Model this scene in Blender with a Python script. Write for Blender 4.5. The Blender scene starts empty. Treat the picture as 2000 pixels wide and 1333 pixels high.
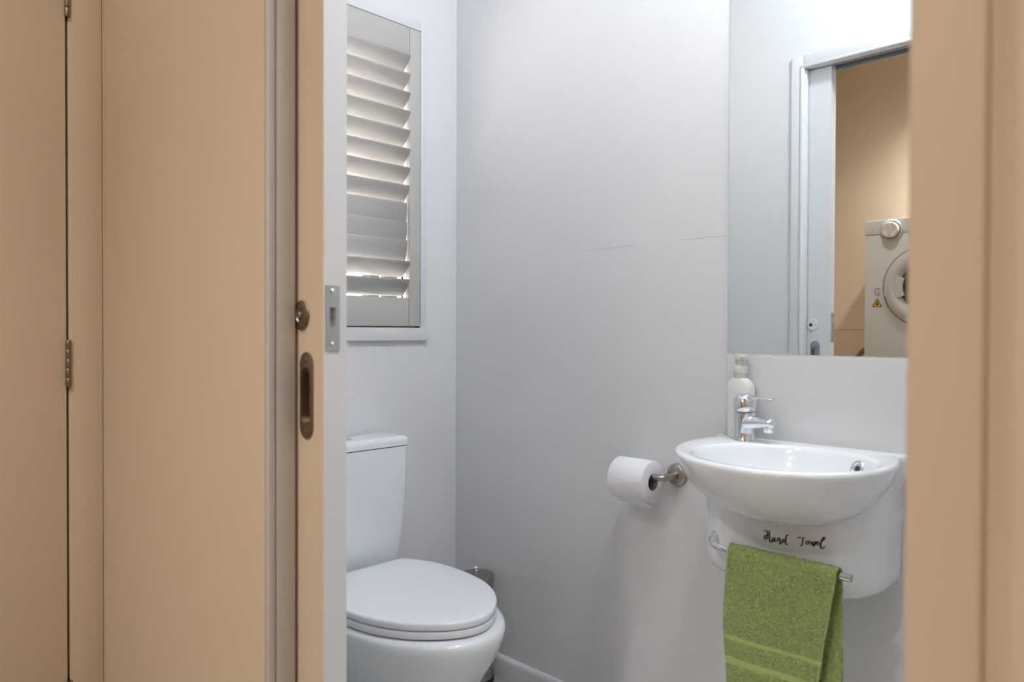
import bpy, bmesh, math, random
from mathutils import Vector, Matrix, noise

random.seed(7)
scene = bpy.context.scene
col = scene.collection

# ------------------------------------------------------------------ camera
def make_camera():
    F, yaw, pitch, roll = 1426.8, 0.777596, -0.0120965, -0.00348538
    f = Vector((-math.sin(yaw)*math.cos(pitch), math.cos(yaw)*math.cos(pitch), math.sin(pitch)))
    r = Vector((math.cos(yaw), math.sin(yaw), 0.0))
    d = f.cross(r)
    r2 = r*math.cos(roll) + d*math.sin(roll)
    d2 = d*math.cos(roll) - r*math.sin(roll)
    cam = bpy.data.cameras.new('camera')
    o = bpy.data.objects.new('camera', cam)
    col.objects.link(o)
    m = Matrix((r2, -d2, -f)).transposed().to_4x4()
    m.translation = Vector((1.878, -1.636, 1.1))
    o.matrix_world = m
    cam.sensor_width = 36.0
    cam.lens = F/2000.0*36.0
    cam.clip_start = 0.01
    cam.dof.use_dof = True
    cam.dof.focus_distance = 2.1
    cam.dof.aperture_fstop = 3.5
    scene.camera = o
make_camera()

# ------------------------------------------------------------------ world, exposure
world = bpy.data.worlds.new('overcast_sky')
scene.world = world
world.use_nodes = True
bg = world.node_tree.nodes['Background']
bg.inputs[0].default_value = (0.93, 0.97, 1.0, 1)
bg.inputs[1].default_value = 6.5
scene.view_settings.view_transform = 'Standard'
scene.view_settings.look = 'None'
scene.view_settings.gamma = 1.0
scene.view_settings.use_curve_mapping = False
scene.view_settings.exposure = 0.12
WC_LAMP = 385.0      # emission strength of the lamp over the toilet room
HALL_LAMP = 86.0    # watts of a hall downlight
sun = bpy.data.lights.new('sun', 'SUN')
sun.energy = 17.0; sun.angle = 0.01; sun.color = (1.0, 0.9, 0.78)
sun_o = bpy.data.objects.new('sun', sun); col.objects.link(sun_o)
sun_o.rotation_euler = Vector((0.55, 0.35, -1.0)).to_track_quat('-Z', 'Y').to_euler()

# ------------------------------------------------------------------ materials
def lin(c):
    return tuple(((v/255.0)/12.92 if v/255.0 <= 0.04045 else ((v/255.0+0.055)/1.055)**2.4) for v in c)

def mat(name, rgb, rough=0.5, metal=0.0, spec=0.5, bump=0.0, bscale=200.0, coat=0.0, vary=0.0,
        vscale=8.0, sheen=0.0, emit=None, estr=0.0, transmission=0.0, detail=3.0):
    m = bpy.data.materials.new(name)
    m.use_nodes = True
    nt = m.node_tree
    b = nt.nodes['Principled BSDF']
    b.inputs['Base Color'].default_value = (*rgb, 1)
    b.inputs['Roughness'].default_value = rough
    b.inputs['Metallic'].default_value = metal
    b.inputs['Specular IOR Level'].default_value = spec
    b.inputs['Coat Weight'].default_value = coat
    b.inputs['Coat Roughness'].default_value = 0.04
    if sheen:
        b.inputs['Sheen Weight'].default_value = sheen
        b.inputs['Sheen Roughness'].default_value = 0.5
    if transmission:
        b.inputs['Transmission Weight'].default_value = transmission
    if emit:
        b.inputs['Emission Color'].default_value = (*emit, 1)
        b.inputs['Emission Strength'].default_value = estr
    tc = nt.nodes.new('ShaderNodeTexCoord')
    if bump:
        n = nt.nodes.new('ShaderNodeTexNoise')
        n.inputs['Scale'].default_value = bscale
        n.inputs['Detail'].default_value = detail
        bp = nt.nodes.new('ShaderNodeBump')
        bp.inputs['Strength'].default_value = bump
        bp.inputs['Distance'].default_value = 0.002
        nt.links.new(tc.outputs['Object'], n.inputs['Vector'])
        nt.links.new(n.outputs['Fac'], bp.inputs['Height'])
        nt.links.new(bp.outputs['Normal'], b.inputs['Normal'])
    if vary:
        n2 = nt.nodes.new('ShaderNodeTexNoise')
        n2.inputs['Scale'].default_value = vscale
        n2.inputs['Detail'].default_value = 5
        mx = nt.nodes.new('ShaderNodeMix')
        mx.data_type = 'RGBA'
        mx.inputs['A'].default_value = (*[c*(1-vary) for c in rgb], 1)
        mx.inputs['B'].default_value = (*[min(1, c*(1+vary)) for c in rgb], 1)
        nt.links.new(tc.outputs['Object'], n2.inputs['Vector'])
        nt.links.new(n2.outputs['Fac'], mx.inputs['Factor'])
        nt.links.new(mx.outputs['Result'], b.inputs['Base Color'])
    return m

M = {}
M['grey_paint'] = mat('grey_wall_paint', (0.755, 0.76, 0.775), 0.42, bump=0.12, bscale=260, vary=0.015)
M['beige_paint'] = mat('beige_wall_paint', (0.60, 0.49, 0.37), 0.55, bump=0.15, bscale=300, vary=0.02)
M['trim'] = mat('white_trim_paint', (0.72, 0.73, 0.75), 0.3, bump=0.05, bscale=150)
M['jamb'] = mat('dimmed_white_jamb_paint', (0.52, 0.485, 0.45), 0.4, bump=0.05, bscale=150)  # white jamb paint with the dim warm light put into its colour
M['ceiling'] = mat('white_ceiling_paint', (0.80, 0.80, 0.80), 0.7)
M['ceramic'] = mat('white_ceramic', (0.85, 0.885, 0.92), 0.07, coat=0.6, spec=0.55)
M['seat_plastic'] = mat('white_seat_plastic', (0.86, 0.88, 0.93), 0.22)
M['shutter'] = mat('shutter_paint', (0.50, 0.485, 0.465), 0.4)
M['chrome'] = mat('chrome', (0.80, 0.81, 0.84), 0.07, metal=1.0)
M['nickel'] = mat('satin_nickel', (0.42, 0.39, 0.35), 0.28, metal=1.0, bump=0.03, bscale=500)
M['bronze'] = mat('aged_bronze', (0.30, 0.235, 0.18), 0.36, metal=1.0, bump=0.1, bscale=400, vary=0.15, vscale=60)
M['plate_metal'] = mat('dull_steel', (0.50, 0.52, 0.53), 0.4, metal=0.9)
M['pull_steel'] = mat('polished_steel', (0.40, 0.41, 0.44), 0.2, metal=1.0)
M['steel'] = mat('brushed_steel', (0.40, 0.385, 0.36), 0.3, metal=1.0, bump=0.15, bscale=120, vary=0.3, vscale=90)
M['black'] = mat('black_rubber', (0.012, 0.012, 0.012), 0.5)
M['dark'] = mat('dark_hollow', (0.03, 0.022, 0.018), 0.7)
M['mirror'] = mat('mirror_silver', (0.90, 0.925, 0.91), 0.0, metal=1.0)
M['glass_edge'] = mat('green_glass_edge', (0.62, 0.70, 0.62), 0.15)
M['splash'] = mat('glossy_white_acrylic', (0.70, 0.70, 0.705), 0.06, coat=0.5)
M['paper'] = mat('tissue_paper', (0.86, 0.87, 0.90), 0.9, bump=0.35, bscale=420, spec=0.1)
M['card'] = mat('grey_cardboard', (0.20, 0.18, 0.17), 0.85)
M['bottle'] = mat('white_bottle_plastic', (0.72, 0.735, 0.72), 0.35)
M['pump'] = mat('pale_pump_plastic', (0.62, 0.60, 0.55), 0.4)
M['ink'] = mat('brown_lettering', (0.045, 0.028, 0.018), 0.5)
M['appliance'] = mat('white_enamel', (0.64, 0.65, 0.66), 0.3)
M['appliance_ring'] = mat('white_ring_plastic', (0.56, 0.56, 0.56), 0.25)
M['dial'] = mat('pale_dial_plastic', (0.68, 0.65, 0.60), 0.12, coat=0.5)
M['dark_glass'] = mat('dark_door_glass', (0.03, 0.028, 0.027), 0.08, coat=0.5)
M['yellow'] = mat('yellow_sticker', (0.75, 0.50, 0.03), 0.5)
M['sticker_black'] = mat('black_sticker_print', (0.02, 0.02, 0.02), 0.5)
M['print_grey'] = mat('grey_print', (0.22, 0.21, 0.20), 0.5)
M['hose'] = mat('grey_hose_rubber', (0.16, 0.14, 0.12), 0.5)
M['aluminium'] = mat('grey_aluminium', (0.42, 0.45, 0.47), 0.35, metal=0.8)
M['tile'] = mat('pale_floor_tile', (0.58, 0.575, 0.57), 0.25, bump=0.05, bscale=80, vary=0.06, vscale=12)
M['grout'] = mat('dark_grout', (0.10, 0.10, 0.10), 0.9)
M['hall_floor'] = mat('tan_hall_carpet', (0.33, 0.26, 0.19), 0.95, bump=0.6, bscale=500, vary=0.1, vscale=60)
M['paving'] = mat('warm_paving', (0.60, 0.52, 0.45), 0.8, vary=0.1, vscale=3)
M['post'] = mat('dark_fence_timber', (0.014, 0.012, 0.014), 0.7, vary=0.2, vscale=20)
M['lamp_wc'] = mat('lit_lamp_glass_cool', (0.9, 0.9, 0.9), 0.5, emit=(0.905, 0.95, 1.0), estr=WC_LAMP)
M['lamp_hall'] = mat('lit_lamp_glass_warm', (0.9, 0.9, 0.9), 0.5, emit=(1.0, 0.98, 0.95), estr=6.0)
M['line'] = mat('dark_hairline', (0.47, 0.465, 0.47), 0.8)
M['scuff'] = mat('brown_scuff', (0.30, 0.20, 0.13), 0.7)
M['beige_line'] = mat('dark_beige_joint', (0.36, 0.23, 0.14), 0.7)

def terry(name, rgb, strength, scale, lo=0.72, hi=1.3):
    m = mat(name, rgb, 0.95, sheen=0.5, spec=0.1)
    nt = m.node_tree
    b = nt.nodes['Principled BSDF']
    tc = nt.nodes.new('ShaderNodeTexCoord')
    v = nt.nodes.new('ShaderNodeTexVoronoi')
    v.inputs['Scale'].default_value = scale
    n = nt.nodes.new('ShaderNodeTexNoise')
    n.inputs['Scale'].default_value = scale*0.45
    n.inputs['Detail'].default_value = 4
    mx = nt.nodes.new('ShaderNodeMix'); mx.data_type = 'RGBA'
    mx.inputs['A'].default_value = (*[c*lo for c in rgb], 1)
    mx.inputs['B'].default_value = (*[c*hi for c in rgb], 1)
    bp = nt.nodes.new('ShaderNodeBump')
    bp.inputs['Strength'].default_value = strength
    bp.inputs['Distance'].default_value = 0.004
    nt.links.new(tc.outputs['Object'], v.inputs['Vector'])
    nt.links.new(tc.outputs['Object'], n.inputs['Vector'])
    nt.links.new(n.outputs['Fac'], mx.inputs['Factor'])
    nt.links.new(mx.outputs['Result'], b.inputs['Base Color'])
    nt.links.new(v.outputs['Distance'], bp.inputs['Height'])
    nt.links.new(bp.outputs['Normal'], b.inputs['Normal'])
    return m
M['terry'] = terry('green_terry', (0.375, 0.515, 0.14), 1.0, 430, 0.38, 1.85)
M['dobby'] = terry('green_woven_border', (0.41, 0.53, 0.18), 0.25, 900)

# ------------------------------------------------------------------ helpers
ORG = {}
def link_mesh(name, me, parent=None):
    o = bpy.data.objects.new(name, me)
    col.objects.link(o)
    if parent is not None:
        o.parent = parent
        org = ORG[parent]
        me.transform(Matrix.Translation(-org))
        ORG[o] = org
    else:
        ORG[o] = Vector((0, 0, 0))
    return o

def finish(bm, name, material, parent=None, smooth=40.0, recalc=True):
    if recalc:
        bmesh.ops.recalc_face_normals(bm, faces=bm.faces)
    lim = math.radians(smooth)
    for f in bm.faces:
        f.smooth = smooth > 0
    for e in bm.edges:
        if len(e.link_faces) == 2 and e.calc_face_angle(0) > lim:
            e.smooth = False
    me = bpy.data.meshes.new(name)
    bm.to_mesh(me); bm.free()
    for m in (material if isinstance(material, (list, tuple)) else [material]):
        me.materials.append(m)
    return link_mesh(name, me, parent)

def root(name, loc, label, cat, group=None):
    o = bpy.data.objects.new(name, None)
    col.objects.link(o)
    o.location = loc
    o.empty_display_size = 0.05
    ORG[o] = Vector(loc)
    o['label'] = label; o['category'] = cat
    if group: o['group'] = group
    return o

def tag(o, label, cat=None, group=None, kind=None):
    o['label'] = label
    if cat: o['category'] = cat
    if group: o['group'] = group
    if kind: o['kind'] = kind
    return o

def struct(o, label, cat):
    return tag(o, label, cat, kind='structure')

def add_box(bm, x0, x1, y0, y1, z0, z1, bev=0.0, seg=2, mi=0):
    ret = bmesh.ops.create_cube(bm, size=1.0)
    vs = ret['verts']
    for v in vs:
        v.co = Vector((x0+(v.co.x+.5)*(x1-x0), y0+(v.co.y+.5)*(y1-y0), z0+(v.co.z+.5)*(z1-z0)))
    fs = set(f for v in vs for f in v.link_faces)
    for f in fs: f.material_index = mi
    if bev > 0:
        es = list(set(e for v in vs for e in v.link_edges))
        bmesh.ops.bevel(bm, geom=es, offset=bev, segments=seg, affect='EDGES', profile=0.5)

def boxes(name, lst, material, parent=None, bev=0.0, seg=2):
    bm = bmesh.new()
    for b in lst:
        add_box(bm, *b, bev=bev, seg=seg)
    return finish(bm, name, material, parent, 50)

def box(name, x0, x1, y0, y1, z0, z1, material, parent=None, bev=0.0, seg=2):
    return boxes(name, [(x0, x1, y0, y1, z0, z1)], material, parent, bev, seg)

def add_loft(bm, rings, cap0=True, cap1=True, mi=0):
    vr = [[bm.verts.new(p) for p in r] for r in rings]
    n = len(vr[0])
    for a, b in zip(vr[:-1], vr[1:]):
        for i in range(n):
            f = bm.faces.new((a[i], a[(i+1) % n], b[(i+1) % n], b[i])); f.material_index = mi
    if cap0:
        f = bm.faces.new(list(reversed(vr[0]))); f.material_index = mi
    if cap1:
        f = bm.faces.new(vr[-1]); f.material_index = mi
    return vr

def loft(name, rings, material, parent=None, cap0=True, cap1=True, smooth=40):
    bm = bmesh.new()
    add_loft(bm, rings, cap0, cap1)
    return finish(bm, name, material, parent, smooth)

def add_tube(bm, pts, r, seg=14, caps=True, mi=0):
    pts = [Vector(p) for p in pts]
    rs = r if isinstance(r, (list, tuple)) else [r]*len(pts)
    rings = []
    t0 = (pts[1]-pts[0]).normalized()
    nrm = t0.orthogonal().normalized()
    for i, p in enumerate(pts):
        if i == 0: t = t0
        elif i == len(pts)-1: t = (pts[-1]-pts[-2]).normalized()
        else: t = ((pts[i+1]-p).normalized()+(p-pts[i-1]).normalized()).normalized()
        nrm = (nrm-t*nrm.dot(t)).normalized()
        bn = t.cross(nrm)
        rings.append([p+(nrm*math.cos(2*math.pi*k/seg)+bn*math.sin(2*math.pi*k/seg))*rs[i] for k in range(seg)])
    add_loft(bm, rings, caps, caps, mi)

def tube(name, pts, r, material, parent=None, seg=14, smooth=50):
    bm = bmesh.new()
    add_tube(bm, pts, r, seg)
    return finish(bm, name, material, parent, smooth)

def lathe_rings(profile, origin, axis='Z', seg=40, sx=1.0, sy=1.0):
    o = Vector(origin); rings = []
    for r, h in profile:
        ring = []
        for k in range(seg):
            a = 2*math.pi*k/seg
            u, v = math.cos(a)*r*sx, math.sin(a)*r*sy
            if axis == 'Z': p = Vector((u, v, h))
            elif axis == 'Y': p = Vector((u, h, v))
            else: p = Vector((h, u, v))
            ring.append(o+p)
        rings.append(ring)
    return rings

def lathe(name, profile, origin, material, parent=None, axis='Z', seg=40, sx=1.0, sy=1.0, smooth=40):
    return loft(name, lathe_rings(profile, origin, axis, seg, sx, sy), material, parent, smooth=smooth)

def catmull(pts, per=6, closed=True):
    out = []; n = len(pts)
    rng = range(n) if closed else range(n-1)
    for i in rng:
        if closed: p0, p1, p2, p3 = (pts[(i+k) % n] for k in (-1, 0, 1, 2))
        else: p0, p1, p2, p3 = pts[max(i-1, 0)], pts[i], pts[i+1], pts[min(i+2, n-1)]
        for s in range(per):
            t = s/per
            out.append(tuple(0.5*((2*b)+(-a+c)*t+(2*a-5*b+4*c-d)*t*t+(-a+3*b-3*c+d)*t**3) for a, b, c, d in zip(p0, p1, p2, p3)))
    if not closed: out.append(tuple(pts[-1]))
    return out

def stadium(cx, cz, w, h, n=12):
    """upright stadium outline in (x, z)"""
    r = w/2; pts = []
    for k in range(n+1):
        a = math.pi*k/n
        pts.append((cx+r*math.cos(a), cz+h/2-r+r*math.sin(a)))
    for k in range(n+1):
        a = math.pi+math.pi*k/n
        pts.append((cx+r*math.cos(a), cz-h/2+r+r*math.sin(a)))
    return pts

def boolean_cut(o, cutters):
    for c in cutters:
        md = o.modifiers.new('cut', 'BOOLEAN'); md.operation = 'DIFFERENCE'; md.object = c; md.solver = 'EXACT'
    dg = bpy.context.evaluated_depsgraph_get(); dg.update()
    me = bpy.data.meshes.new_from_object(o.evaluated_get(dg))
    o.modifiers.clear()
    o.data = me
    for c in cutters:
        d = c.data; bpy.data.objects.remove(c); bpy.data.meshes.remove(d)

# ------------------------------------------------------------------ shell of the toilet room and hall
H, HH = 2.72, 2.78       # ceilings of toilet room and hall
YI, YO = -0.965, -1.083  # door wall: room face, hall face
XJ, XR = 0.793, 1.717    # door opening
XE = 1.80                # right wall of toilet room
XW = -0.027              # hall end wall
YH = -2.92               # hall back wall
XH = 3.3
ZD = 2.04                # opening head

floor = struct(box('floor', -0.14, XE+0.1, YO+0.04, 0.1, -0.12, -0.006, M['grout']), 'pale grey tiled floor of the small toilet room', 'floor')
ty = 0.0
tile_me = None
for i in range(7):
    for j in range(4):
        x0, y1 = 0.005+0.302*i-0.09, -0.012-0.302*j+0.05
        xa, xb = max(x0, 0.0), min(x0+0.299, XE)
        ya, yb = max(y1-0.299, YO+0.05), min(y1, 0.0)
        if xb-xa < 0.03 or yb-ya < 0.03: continue
        box('tile', xa, xb, ya, yb, -0.010, 0.0, M['tile'], floor, bev=0.0012, seg=1)
struct(box('floor_hall', XW-0.1, XH+0.1, YH-0.1, YO+0.045, -0.12, 0.0, M['hall_floor']), 'tan carpet floor of the hall outside the toilet', 'floor')
struct(box('ceiling', -0.15, XE+0.1, YO+0.04, 0.12, H, H+0.1, M['ceiling']), 'white ceiling above the toilet room', 'ceiling')
struct(box('ceiling_hall', -0.15, XH+0.1, YH-0.1, YO+0.04, HH, HH+0.1, M['ceiling']), 'white ceiling above the beige hall', 'ceiling')

# window wall
WY0, WY1, WZ0, WZ1 = -0.757, -0.157, 1.113, 2.069
struct(boxes('wall_left', [(-0.12, 0, WY1, 0.1, 0, H), (-0.12, 0, YI, WY0, 0, H), (-0.12, 0, WY0, WY1, 0, WZ0), (-0.12, 0, WY0, WY1, WZ1, H)],
       M['grey_paint']), 'pale grey painted wall with the shuttered window, behind the toilet', 'wall')
wall_back = struct(box('wall_back', -0.12, XE+0.12, 0.0, 0.1, 0, H, M['grey_paint']), 'pale grey painted wall carrying the mirror and basin', 'wall')
# hairline plaster joint, in two visible runs
def hairline(name, pts, w, material, parent, off=-0.0004):
    bm = bmesh.new()
    vs = []
    for x, z in pts:
        vs.append((bm.verts.new((x, off, z-w/2)), bm.verts.new((x, off, z+w/2))))
    for a, b in zip(vs[:-1], vs[1:]):
        bm.faces.new((a[0], b[0], b[1], a[1]))
    return finish(bm, name, material, parent, 0)
hairline('plaster_crack', [(0.56, 1.3335), (0.6, 1.3345), (0.65, 1.3335), (0.69, 1.3355), (0.722, 1.335)], 0.0007, M['line'], wall_back)
hairline('plaster_crack', [(0.875, 1.3375), (0.91, 1.3365), (0.95, 1.338), (0.98, 1.3365), (1.003, 1.337)], 0.0008, M['line'], wall_back)
struct(box('wall_right', XE, XE+0.1, YI-0.02, 0.0, 0, H, M['grey_paint']), 'pale grey side wall of the toilet room, to the right of the basin', 'wall')
# door wall, room skin (grey) and hall skin (beige) with the pocket between them
struct(boxes('wall_front', [(-0.12, 0.745, -0.983, YI, 0, H), (0.745, XR+0.03, -0.983, YI, ZD+0.03, H), (XR+0.03, XE+0.1, -1.03, YI, 0, H),
       (-0.12, -0.03, -1.04, -0.97, 0, H), (0.0, XR+0.03, -1.036, -0.983, 2.09, H)],
       M['grey_paint']), 'pale grey room side of the wall with the sliding door', 'wall')
struct(boxes('wall_hall_front', [(-0.12, XJ-0.012, YO, -1.037, 0, HH), (XJ-0.012, XR+0.012, YO, -1.037, ZD+0.012, HH),
       (1.781, XH+0.1, YO-0.004, -1.03, 0, HH), (XR+0.04, 1.79, -1.077, -1.03, 0, HH)],
       M['beige_paint']), 'smooth beige hall wall beside the sliding door opening', 'wall')
struct(box('trim_1', XR, 1.764, YO, -1.03, 0, HH, M['beige_paint'], bev=0.003, seg=3), 'beige painted post at the right edge of the doorway, nearest the camera', 'door trim')
# jambs of the opening
struct(boxes('trim_2', [(XJ-0.012, XJ, -1.069, -1.036, 0, ZD), (XJ-0.012, XJ-0.0005, YO+0.0005, -1.0705, 0, ZD)], M['jamb'], bev=0.0015),
       'white jamb lining, coloured as dimly lit, on the left of the doorway', 'door jamb')
struct(boxes('trim_3', [(XJ-0.03, XJ, -0.984, YI+0.002, 0, ZD), (XJ-0.03, XR+0.03, -0.984, YI+0.002, ZD, ZD+0.03)], M['trim'], bev=0.0015),
       'white jamb lining inside the room around the sliding door', 'door jamb')
struct(boxes('trim_4', [(XR, XR+0.03, -1.03, YI, 0, ZD)], M['trim'], bev=0.0015), 'white right-hand jamb of the doorway', 'door jamb')
struct(boxes('trim_5', [(0.741, 0.785, YI, YI+0.011, 0, ZD+0.049), (0.785, XE, YI, YI+0.011, ZD+0.006, ZD+0.049),
                        (0.776, 0.789, YI, YI+0.016, 0, ZD+0.004), (0.776, XE, YI, YI+0.016, ZD+0.001, ZD+0.012)], M['trim'], bev=0.003),
       'white moulded architrave around the doorway, seen in the mirror', 'architrave')
track = struct(boxes('trim_6', [(0.02, XR, -1.034, -0.986, 2.052, 2.062), (0.02, XR, -1.034, -1.024, 2.030, 2.06), (0.02, XR, -0.996, -0.986, 2.038, 2.06)],
       M['aluminium']), 'grey aluminium sliding track at the head of the doorway', 'door track')
# hall
DY0, DY1 = -1.90, -1.1555     # cupboard door leaf
struct(boxes('wall_hall_left', [(XW-0.1, XW, YH-0.1, DY0-0.06, 0, HH), (XW-0.1, XW, DY0-0.06, -1.08, 2.1, HH), (XW-0.13, XW-0.09, DY0-0.06, -1.08, 0, HH)],
       M['beige_paint']), 'beige end wall of the hall around the cupboard door', 'wall')
struct(box('trim_7', XW-0.06, XW+0.0025, -1.1535, YO-0.0003, 0, 2.1, M['beige_paint'], bev=0.0025), 'beige frame post between cupboard door and corner', 'door frame')
struct(box('trim_8', XW-0.06, XW+0.0025, DY0-0.06, DY0-0.003, 0, 2.1, M['beige_paint'], bev=0.0025), 'beige frame post on the far side of the cupboard door', 'door frame')
back = struct(box('wall_hall_back', XW-0.1, XH+0.1, YH-0.1, YH, 0, HH, M['beige_paint']), 'beige laundry wall behind the dryer, seen in the mirror', 'wall')
bm = bmesh.new(); add_box(bm, XW, XH, YH-0.001, YH+0.0012, 1.119, 1.123)
finish(bm, 'panel_joint', M['beige_line'], back)
struct(box('wall_hall_right', XH, XH+0.1, YH-0.1, YO, 0, HH, M['beige_paint']), 'beige wall at the other end of the hall', 'wall')

# baseboards with rounded top
def baseboard(name, p0, p1, nrm, label):
    prof = [(0, 0), (0.014, 0), (0.014, 0.052), (0.0125, 0.060), (0.009, 0.066), (0.004, 0.069), (0, 0.070)]
    a, b, n = Vector(p0), Vector(p1), Vector(nrm)
    rings = [[q+n*u+Vector((0, 0, v)) for u, v in prof] for q in (a, b)]
    o = loft(name, rings, M['trim'], smooth=35)
    return struct(o, label, 'skirting')
baseboard('baseboard_back', (0, 0, 0), (XE, 0, 0), (0, -1, 0), 'white rounded skirting along the wall below the basin')
baseboard('baseboard_left', (0, YI, 0), (0, 0, 0), (1, 0, 0), 'white rounded skirting along the window wall behind the toilet')
baseboard('baseboard_front', (0, YI, 0), (0.741, YI, 0), (0, 1, 0), 'white rounded skirting beside the sliding door')

# ------------------------------------------------------------------ window with plantation shutter
win = struct(boxes('window_1', [(-0.10, 0.006, WY1, WY1+0.024, WZ0-0.041, WZ1+0.03), (-0.10, 0.006, WY0-0.024, WY0, WZ0-0.041, WZ1+0.03),
                      (-0.10, 0.006, WY0, WY1, WZ1, WZ1+0.03), (-0.10, 0.016, WY0-0.027, WY1+0.027, WZ0-0.041, WZ0)],
             M['trim'], bev=0.0015), 'white window frame around the louvred shutter', 'window')
m_glass = mat('window_glass', (1, 1, 1), 0.0, transmission=1.0); m_glass.node_tree.nodes['Principled BSDF'].inputs['IOR'].default_value = 1.02
boxes('light_block_strip', [(-0.06, -0.021, WY0, WY1, WZ0, WZ0+0.02), (-0.06, -0.021, WY0, WY1, WZ1-0.02, WZ1), (-0.06, -0.021, WY1-0.02, WY1, WZ0, WZ1), (-0.06, -0.021, WY0, WY0+0.02, WZ0, WZ1)], M['trim'], win)  # unseen strips added behind the panel to block light through its edge gaps
box('pane', -0.094, -0.090, WY0, WY1, WZ0, WZ1, m_glass, win)

sh = root('plantation_shutter', (0, -0.457, 1.117), 'off-white louvred shutter panel filling the window frame', 'shutter')
PX0, PX1 = -0.018, 0.009
PY0, PY1 = WY0+0.004, WY1-0.004
box('stile', PX0, PX1, -0.204, PY1, WZ0+0.0045, WZ1-0.003, M['shutter'], sh, bev=0.002)
box('stile', PX0, PX1, PY0, -0.71, WZ0+0.0045, WZ1-0.003, M['shutter'], sh, bev=0.002)
box('top_rail', PX0, PX1-0.0005, -0.71, -0.205, 1.983, WZ1-0.003, M['shutter'], sh, bev=0.002)
box('bottom_rail', PX0, PX1-0.0005, -0.71, -0.205, WZ0+0.0045, 1.208, M['shutter'], sh, bev=0.002)
prof = []
for k in range(20):
    a = 2*math.pi*k/20
    prof.append((0.0335*math.cos(a), 0.0048*math.sin(a)))
bm = bmesh.new()
add_loft(bm, [[Vector((u, y, v)) for u, v in prof] for y in (-0.250, 0.2495)])
bmesh.ops.recalc_face_normals(bm, faces=bm.faces)
lme = bpy.data.meshes.new('louvre')
for f in bm.faces: f.smooth = len(f.verts) == 4
bm.to_mesh(lme); bm.free(); lme.materials.append(M['shutter'])
angs = [46, 46, 45, 46, 46, 45, 46, 54, 84, 82, 78, 47, 52]
for i, a in enumerate(angs):
    lv = bpy.data.objects.new('louvre', lme); col.objects.link(lv); lv.parent = sh
    lv.location = Vector((-0.0045, -0.4575, 1.983-0.0594*(i+0.5))) - ORG[sh]
    lv.rotation_euler = (0, math.radians(-a), 0)

# outside
struct(box('ground_outside', -8, -0.14, -6, 8, -0.3, -0.15, M['paving']), 'warm paving outside the window', 'ground')
for k, (yc, w) in enumerate([(0.616, 0.062), (0.746, 0.078)]):
    pr = root('fence_post', (-1.4, yc, -0.15), ('dark timber post outside, nearer the middle of the window slits', 'dark timber post outside, nearer the window edge')[k], 'post', 'posts outside the window')
    box('shaft', -1.44, -1.36, yc-w/2, yc+w/2, -0.15, 1.72, M['post'], pr, bev=0.004)
    box('cap', -1.45, -1.35, yc-w/2-0.008, yc+w/2+0.008, 1.72, 1.745, M['post'], pr, bev=0.004)

# ------------------------------------------------------------------ sliding pocket door
DI, DO, DE = -0.989, -1.031, 0.870
bm = bmesh.new()
add_box(bm, 0.05, DE, DO, DI, 0.012, 2.046)
bm.normal_update()
for f in bm.faces:
    f.material_index = 1 if f.normal.y < -0.5 else 0
door = finish(bm, 'door_1', [M['trim'], M['beige_paint']], smooth=30, recalc=False)
def stad_prism(name, out, y0, y1, material, parent=None):
    return loft(name, [[Vector((x, y, z)) for x, z in out] for y in (y0, y1)], material, parent)
PC, PZ = 0.8205, 0.997
cut1 = stad_prism('cutter', stadium(PC, PZ, 0.030, 0.098), DO-0.01, DO+0.012, M['dark'])
cut2 = stad_prism('cutter', stadium(PC, PZ+0.006, 0.024, 0.098), DI-0.012, DI+0.01, M['dark'])
cut3 = box('cutter', DE-0.012, DE+0.01, -1.020, -1.010, 1.106, 1.138, M['dark'])
boolean_cut(door, [cut1, cut2, cut3])
for p in door.data.polygons: p.use_smooth = False
struct(door, 'sliding pocket door pushed back, beige outside and white on its edge', 'door')
def flush_pull(y, s, material, w, zc):
    """oblong recessed finger pull; s = outward direction along y"""
    outer, mid, inner = stadium(PC, zc, w, 0.140), stadium(PC, zc, w-0.008, 0.132), stadium(PC, zc, w-0.013, 0.092)
    deep = stadium(PC, zc, w-0.017, 0.086)
    V = lambda pts, yy: [Vector((x, yy, z)) for x, z in pts]
    r = [V(outer, y), V(outer, y+s*0.0015), V(mid, y+s*0.0032), V(inner, y+s*0.0028), V(deep, y-s*0.010)]
    h = loft('flush_pull', r, material, door, cap0=False)
    for dz in (0.057, -0.057):
        lathe('screw', [(0.0035, 0), (0.0035, s*0.0006), (0.002, s*0.0012), (0.0, s*0.0013)], (PC, y+s*0.003, zc+dz), material, h, 'Y', 12)
    return h
tag(flush_pull(DO, -1, M['bronze'], 0.041, PZ), 'aged bronze finger pull')
tag(flush_pull(DI, 1, M['pull_steel'], 0.034, PZ+0.006), 'polished steel finger pull')
# privacy lock: round rose with turn on the hall side, small white snib on the room side
lk = lathe('lock_rose', [(0.0245, 0), (0.0245, -0.0012), (0.022, -0.0035), (0.012, -0.0042), (0.010, -0.002), (0.0, -0.002)], (0.8045, DO, 1.126), M['bronze'], door, 'Y')
lathe('lock_turn', [(0.006, 0), (0.006, -0.003), (0.0045, -0.0042), (0.0, -0.0044)], (0.8005, DO-0.001, 1.126), M['nickel'], lk, 'Y', 20)
lk2 = lathe('lock_rose', [(0.021, 0), (0.021, 0.001), (0.019, 0.003), (0.0, 0.0032)], (0.812, DI, 1.13), M['trim'], door, 'Y')
lathe('keyhole', [(0.006, 0), (0.006, 0.0008), (0.0, 0.0009)], (0.806, DI+0.003, 1.13), M['dark'], lk2, 'Y', 16)
lathe('screw', [(0.0025, 0), (0.0025, 0.0008), (0.0, 0.0009)], (0.823, DI+0.003, 1.13), M['plate_metal'], lk2, 'Y', 10)
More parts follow.
